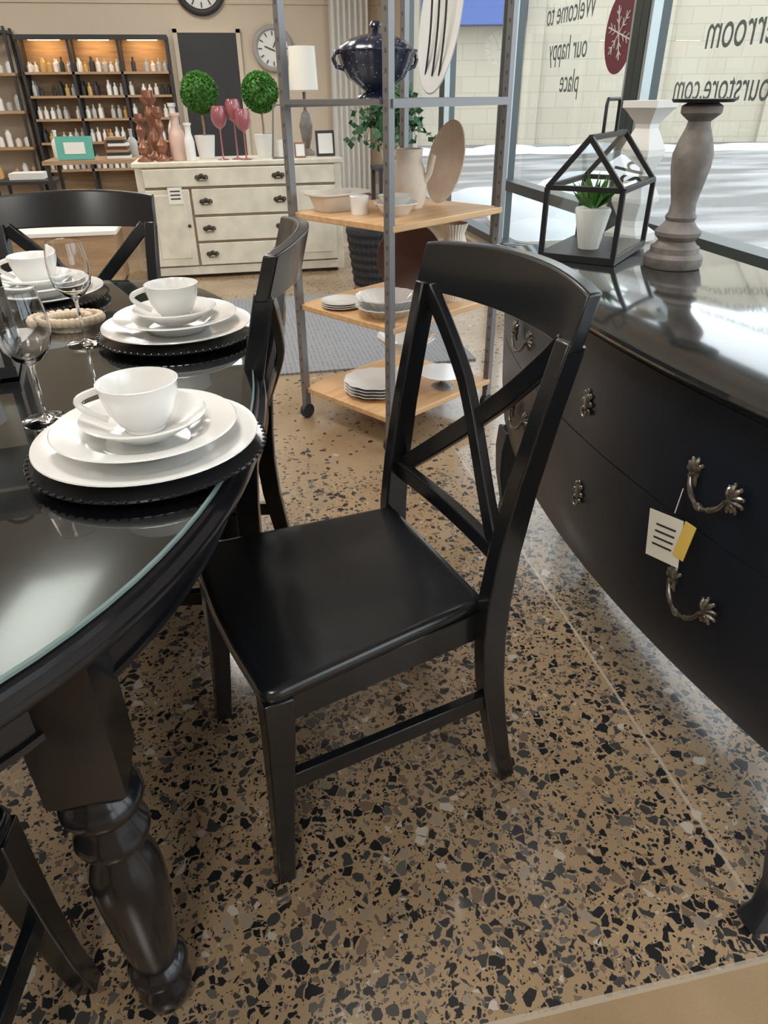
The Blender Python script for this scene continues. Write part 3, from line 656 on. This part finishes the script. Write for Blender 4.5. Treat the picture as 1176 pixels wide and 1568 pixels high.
bottle('blush_vase',-.35,5.84,mat('blush_ceramic',(.66,.47,.40),.4),.06,.30,nk=.5);bottle('white_vase',-.37,6.04,WHITE,.05,.36,nk=.45);bottle('white_vase',-.265,5.76,WHITE,.035,.24,nk=.6)
b=M()
for sx in(-1,1):
    for sy in(-1,1): b.sweep([(sx*.06,sy*.05,0),(sx*.03,sy*.025,.34)],.008,.008,(1,0,0),STEEL)
b.box((0,0,.005),(.13,.11,.01),STEEL);b.box((0,0,.34),(.07,.06,.01),STEEL);b.lathe([(.025,.01),(.025,.12),(.005,.121)],WHITE,n=16);b.obj('silver_lantern',(.38,5.78,DZ))
b=M();b.lathe([(.01,0),(.07,0),(.06,.02),(.02,.05),(.04,.12),(.05,.2),(.03,.28),(.012,.3),(.012,.42)],GREYW,n=24);b.lathe([(.105,.43),(.095,.70),(.094,.70),(.104,.43)],SHADE,n=40);b.obj('table_lamp',(.60,6.0,DZ))
def pframe(x,y,w,h,rz=0,z=DZ,inner=WHITE,fr=DARK):
    b=M();b.box((0,0,h/2),(w,.015,h),fr,rx=-.12);b.box((0,-.010,h/2),(w*.78,.006,h*.78),inner,rx=-.12);b.obj('picture_frame',(x,y,z+.002),rz)
pframe(.72,5.84,.14,.17,.1);pframe(.52,5.76,.08,.10,.1,fr=COPPER)
PSX,PSY=1.24,5.72
b=M();b.box((0,0,.72),(.34,.34,.025),DARK)
for sx in(-1,1):
    for sy in(-1,1): b.box((sx*.15,sy*.15,.355),(.025,.025,.71),DARK)
b.obj('plant_stand',(PSX,PSY,0))
def ivy(name,x,y,z,n,r,drop):
    b=M();b.lathe([(.01,0),(.06,0),(.09,.13),(.085,.132),(.075,.12),(.01,.118)],CREAMP,n=28)
    for i in range(30):
        a=random.random()*6.28;L=random.uniform(.12,r);up=random.uniform(.1,.38);P=[]
        for k in range(8):
            t=k/7;P.append(Vector((math.cos(a)*L*t,math.sin(a)*L*t,.12+up*math.sin(t*pi*.75)*1.2-drop*t*t*random.uniform(.4,.8))))
        b.tube(P,.002,GREEND,4)
        for p in P[1:]:
            for q in range(n): b.leaf(p,(random.gauss(0,1),random.gauss(0,1),random.gauss(0,.6)),random.uniform(.04,.07),GREEND,.85)
    b.obj(name,(x,y,z),ang=10)
ivy('potted_ivy',PSX-.04,PSY-.03,.7335,3,.33,.15)
b=M()
prof=[];
for k in range(15): 
    z=.028*k; prof.append((.17+.05*k/14+(.006 if k%2 else -.002),z))
b.lathe([(.02,0)]+prof+[(.205,.39),(.13,.05),(.02,.04)],mat('black_wicker',(.02,.02,.024),.6,bump=.8,bscale=70),n=72,wave=(36,.012));b.obj('wicker_basket',(.98,5.17,.0),ang=20)
b=M();b.box((0,0,.19),(1.1,.42,.34),WOODB);b.box((0,0,.375),(1.14,.46,.03),WHITE);
for sx in(-1,1):
    for sy in(-1,1): b.box((sx*.5,sy*.17,.01),(.05,.05,.02),WOODB)
b.obj('wooden_storage_chest',(-1.42,5.75,0),bevel=.004)
# ------------------------------------------------------------ back shelving
b=M();X0,X1=-2.24,-.58;bay=(X1-X0)/3;SZ=[.1,.42,.72,.97,1.21,1.45]
for k in range(4): b.box((X0+k*bay,BY-.17,.92),(.03,.3,1.8),DARK)
for z in SZ+[1.81]: b.box(((X0+X1)/2,BY-.17,z),(X1-X0,.3,.025),WOODB if z<1.8 else DARK)
b.box(((X0+X1)/2,BY-.33,1.80),(X1-X0+.04,.02,.05),DARK);b.box(((X0+X1)/2,BY-.025,.95),(X1-X0,.01,1.7),WOODB);b.obj('display_shelving_unit')
WL=mat('warm_strip',(1,.8,.5),.5,emis=(1,.62,.28),es=32)
b=M()
for k in range(3): b.box((X0+bay*(k+.5),BY-.18,1.785),(.34,.04,.012),WL)
b.obj('shelf_strip_light')
b=M();cols=[BOTG,WHITE,BOTG,DARK,AMB,CHINA2,WHITE]
for z in SZ[1:]:
    for k in range(3):
        for i in range(7):
            if random.random()<.12: continue
            x=X0+bay*k+.06+i*(bay-.11)/6;h=random.uniform(.10,.16);r=.026;m=random.choice(cols)
            b.lathe([(.004,0),(r,0),(r,h*.6),(r*.4,h*.75),(r*.4,h),(.004,h)],m,c=(x,BY-.23,z+.013),n=10)
            if i%2==0: b.lathe([(.004,0),(r,0),(r,h*.7),(r*.4,h*.8),(.004,h)],m,c=(x,BY-.12,z+.013),n=10)
b.obj('bottle_collection')
b=M()
for sx in(-3.3,-2.34):
    for sy in(-.05,-.35): b.box((sx,BY+sy,.95),(.03,.03,1.9),DARK)
for z in(.3,.68,1.06,1.44,1.85): b.box((-2.82,BY-.2,z),(1.0,.34,.03),DARK if z>1.8 else WOODB)
b.obj('black_bookshelf')
b=M()
for z in(.3,.68,1.06,1.44):
    for i in range(9):
        x=-3.2+i*.1; h=random.uniform(.08,.2);b.lathe([(.004,0),(.035,0),(.035,h*.8),(.02,h*.9),(.02,h),(.004,h)],random.choice([AMB,WHITE,BOTG,CHINA2,WOODB]),c=(x,BY-.22,z+.016),n=12)
b.obj('candle_jar_collection')
b=M();b.box((0,0,.72),(.85,.5,.03),WOODB)
for sx in(-1,1):
    for sy in(-1,1): b.box((sx*.39,sy*.22,.355),(.03,.03,.705),DARK)
b.box((0,0,.3),(.78,.44,.02),DARK);b.obj('display_table',(-1.15,7.3,0))
b=M();b.box((0,0,.09),(.30,.02,.18),TEAL,rx=-.15);b.box((0,-.012,.09),(.17,.006,.09),WHITE,rx=-.15);b.obj('teal_sign',(-1.30,7.15,.737))
b=M()
for i in range(7): b.box((random.uniform(-.01,.01),0,.012+.024*i),(.2-.01*i,.15,.022),[WHITE,DARK,WOODB,BROWNR][i%4],rz=random.uniform(-.1,.1))
b.obj('book_stack',(-.95,7.25,.7355))
for k,x in enumerate((-1.5,-1.05,-.85)): bottle('glass_jar',x,7.45,[WHITE,COPPER,BOTG][k],.045,.22,.7355)
b=M();b.box((0,0,.45),(.6,.5,.03),DARK)
for sx in(-1,1):
    for sy in(-1,1): b.box((sx*.28,sy*.22,.22),(.03,.03,.44),DARK)
b.box((0,0,.50),(.34,.25,.06),WHITE);b.obj('black_side_table',(-2.1,8.7,0))

# ------------------------------------------------------------ world, camera
w=bpy.data.worlds.new('overcast');sc.world=w;w.use_nodes=True;bg=w.node_tree.nodes['Background'];bg.inputs[0].default_value=(.88,.94,1,1);bg.inputs[1].default_value=3.7
th=math.atan(.605)
c=bpy.data.cameras.new('cam');co=bpy.data.objects.new('camera',c);bpy.context.collection.objects.link(co)
c.sensor_fit='HORIZONTAL';c.sensor_width=36;c.lens=36*1300/1445;c.clip_start=.02
Rm=Matrix.Rotation(-math.radians(11),4,'Z')@Matrix.Rotation(pi/2-th,4,'X')@Matrix.Rotation(-math.radians(.7),4,'Z')
co.matrix_world=Matrix.Translation((0,0,1.2))@Rm;sc.camera=co
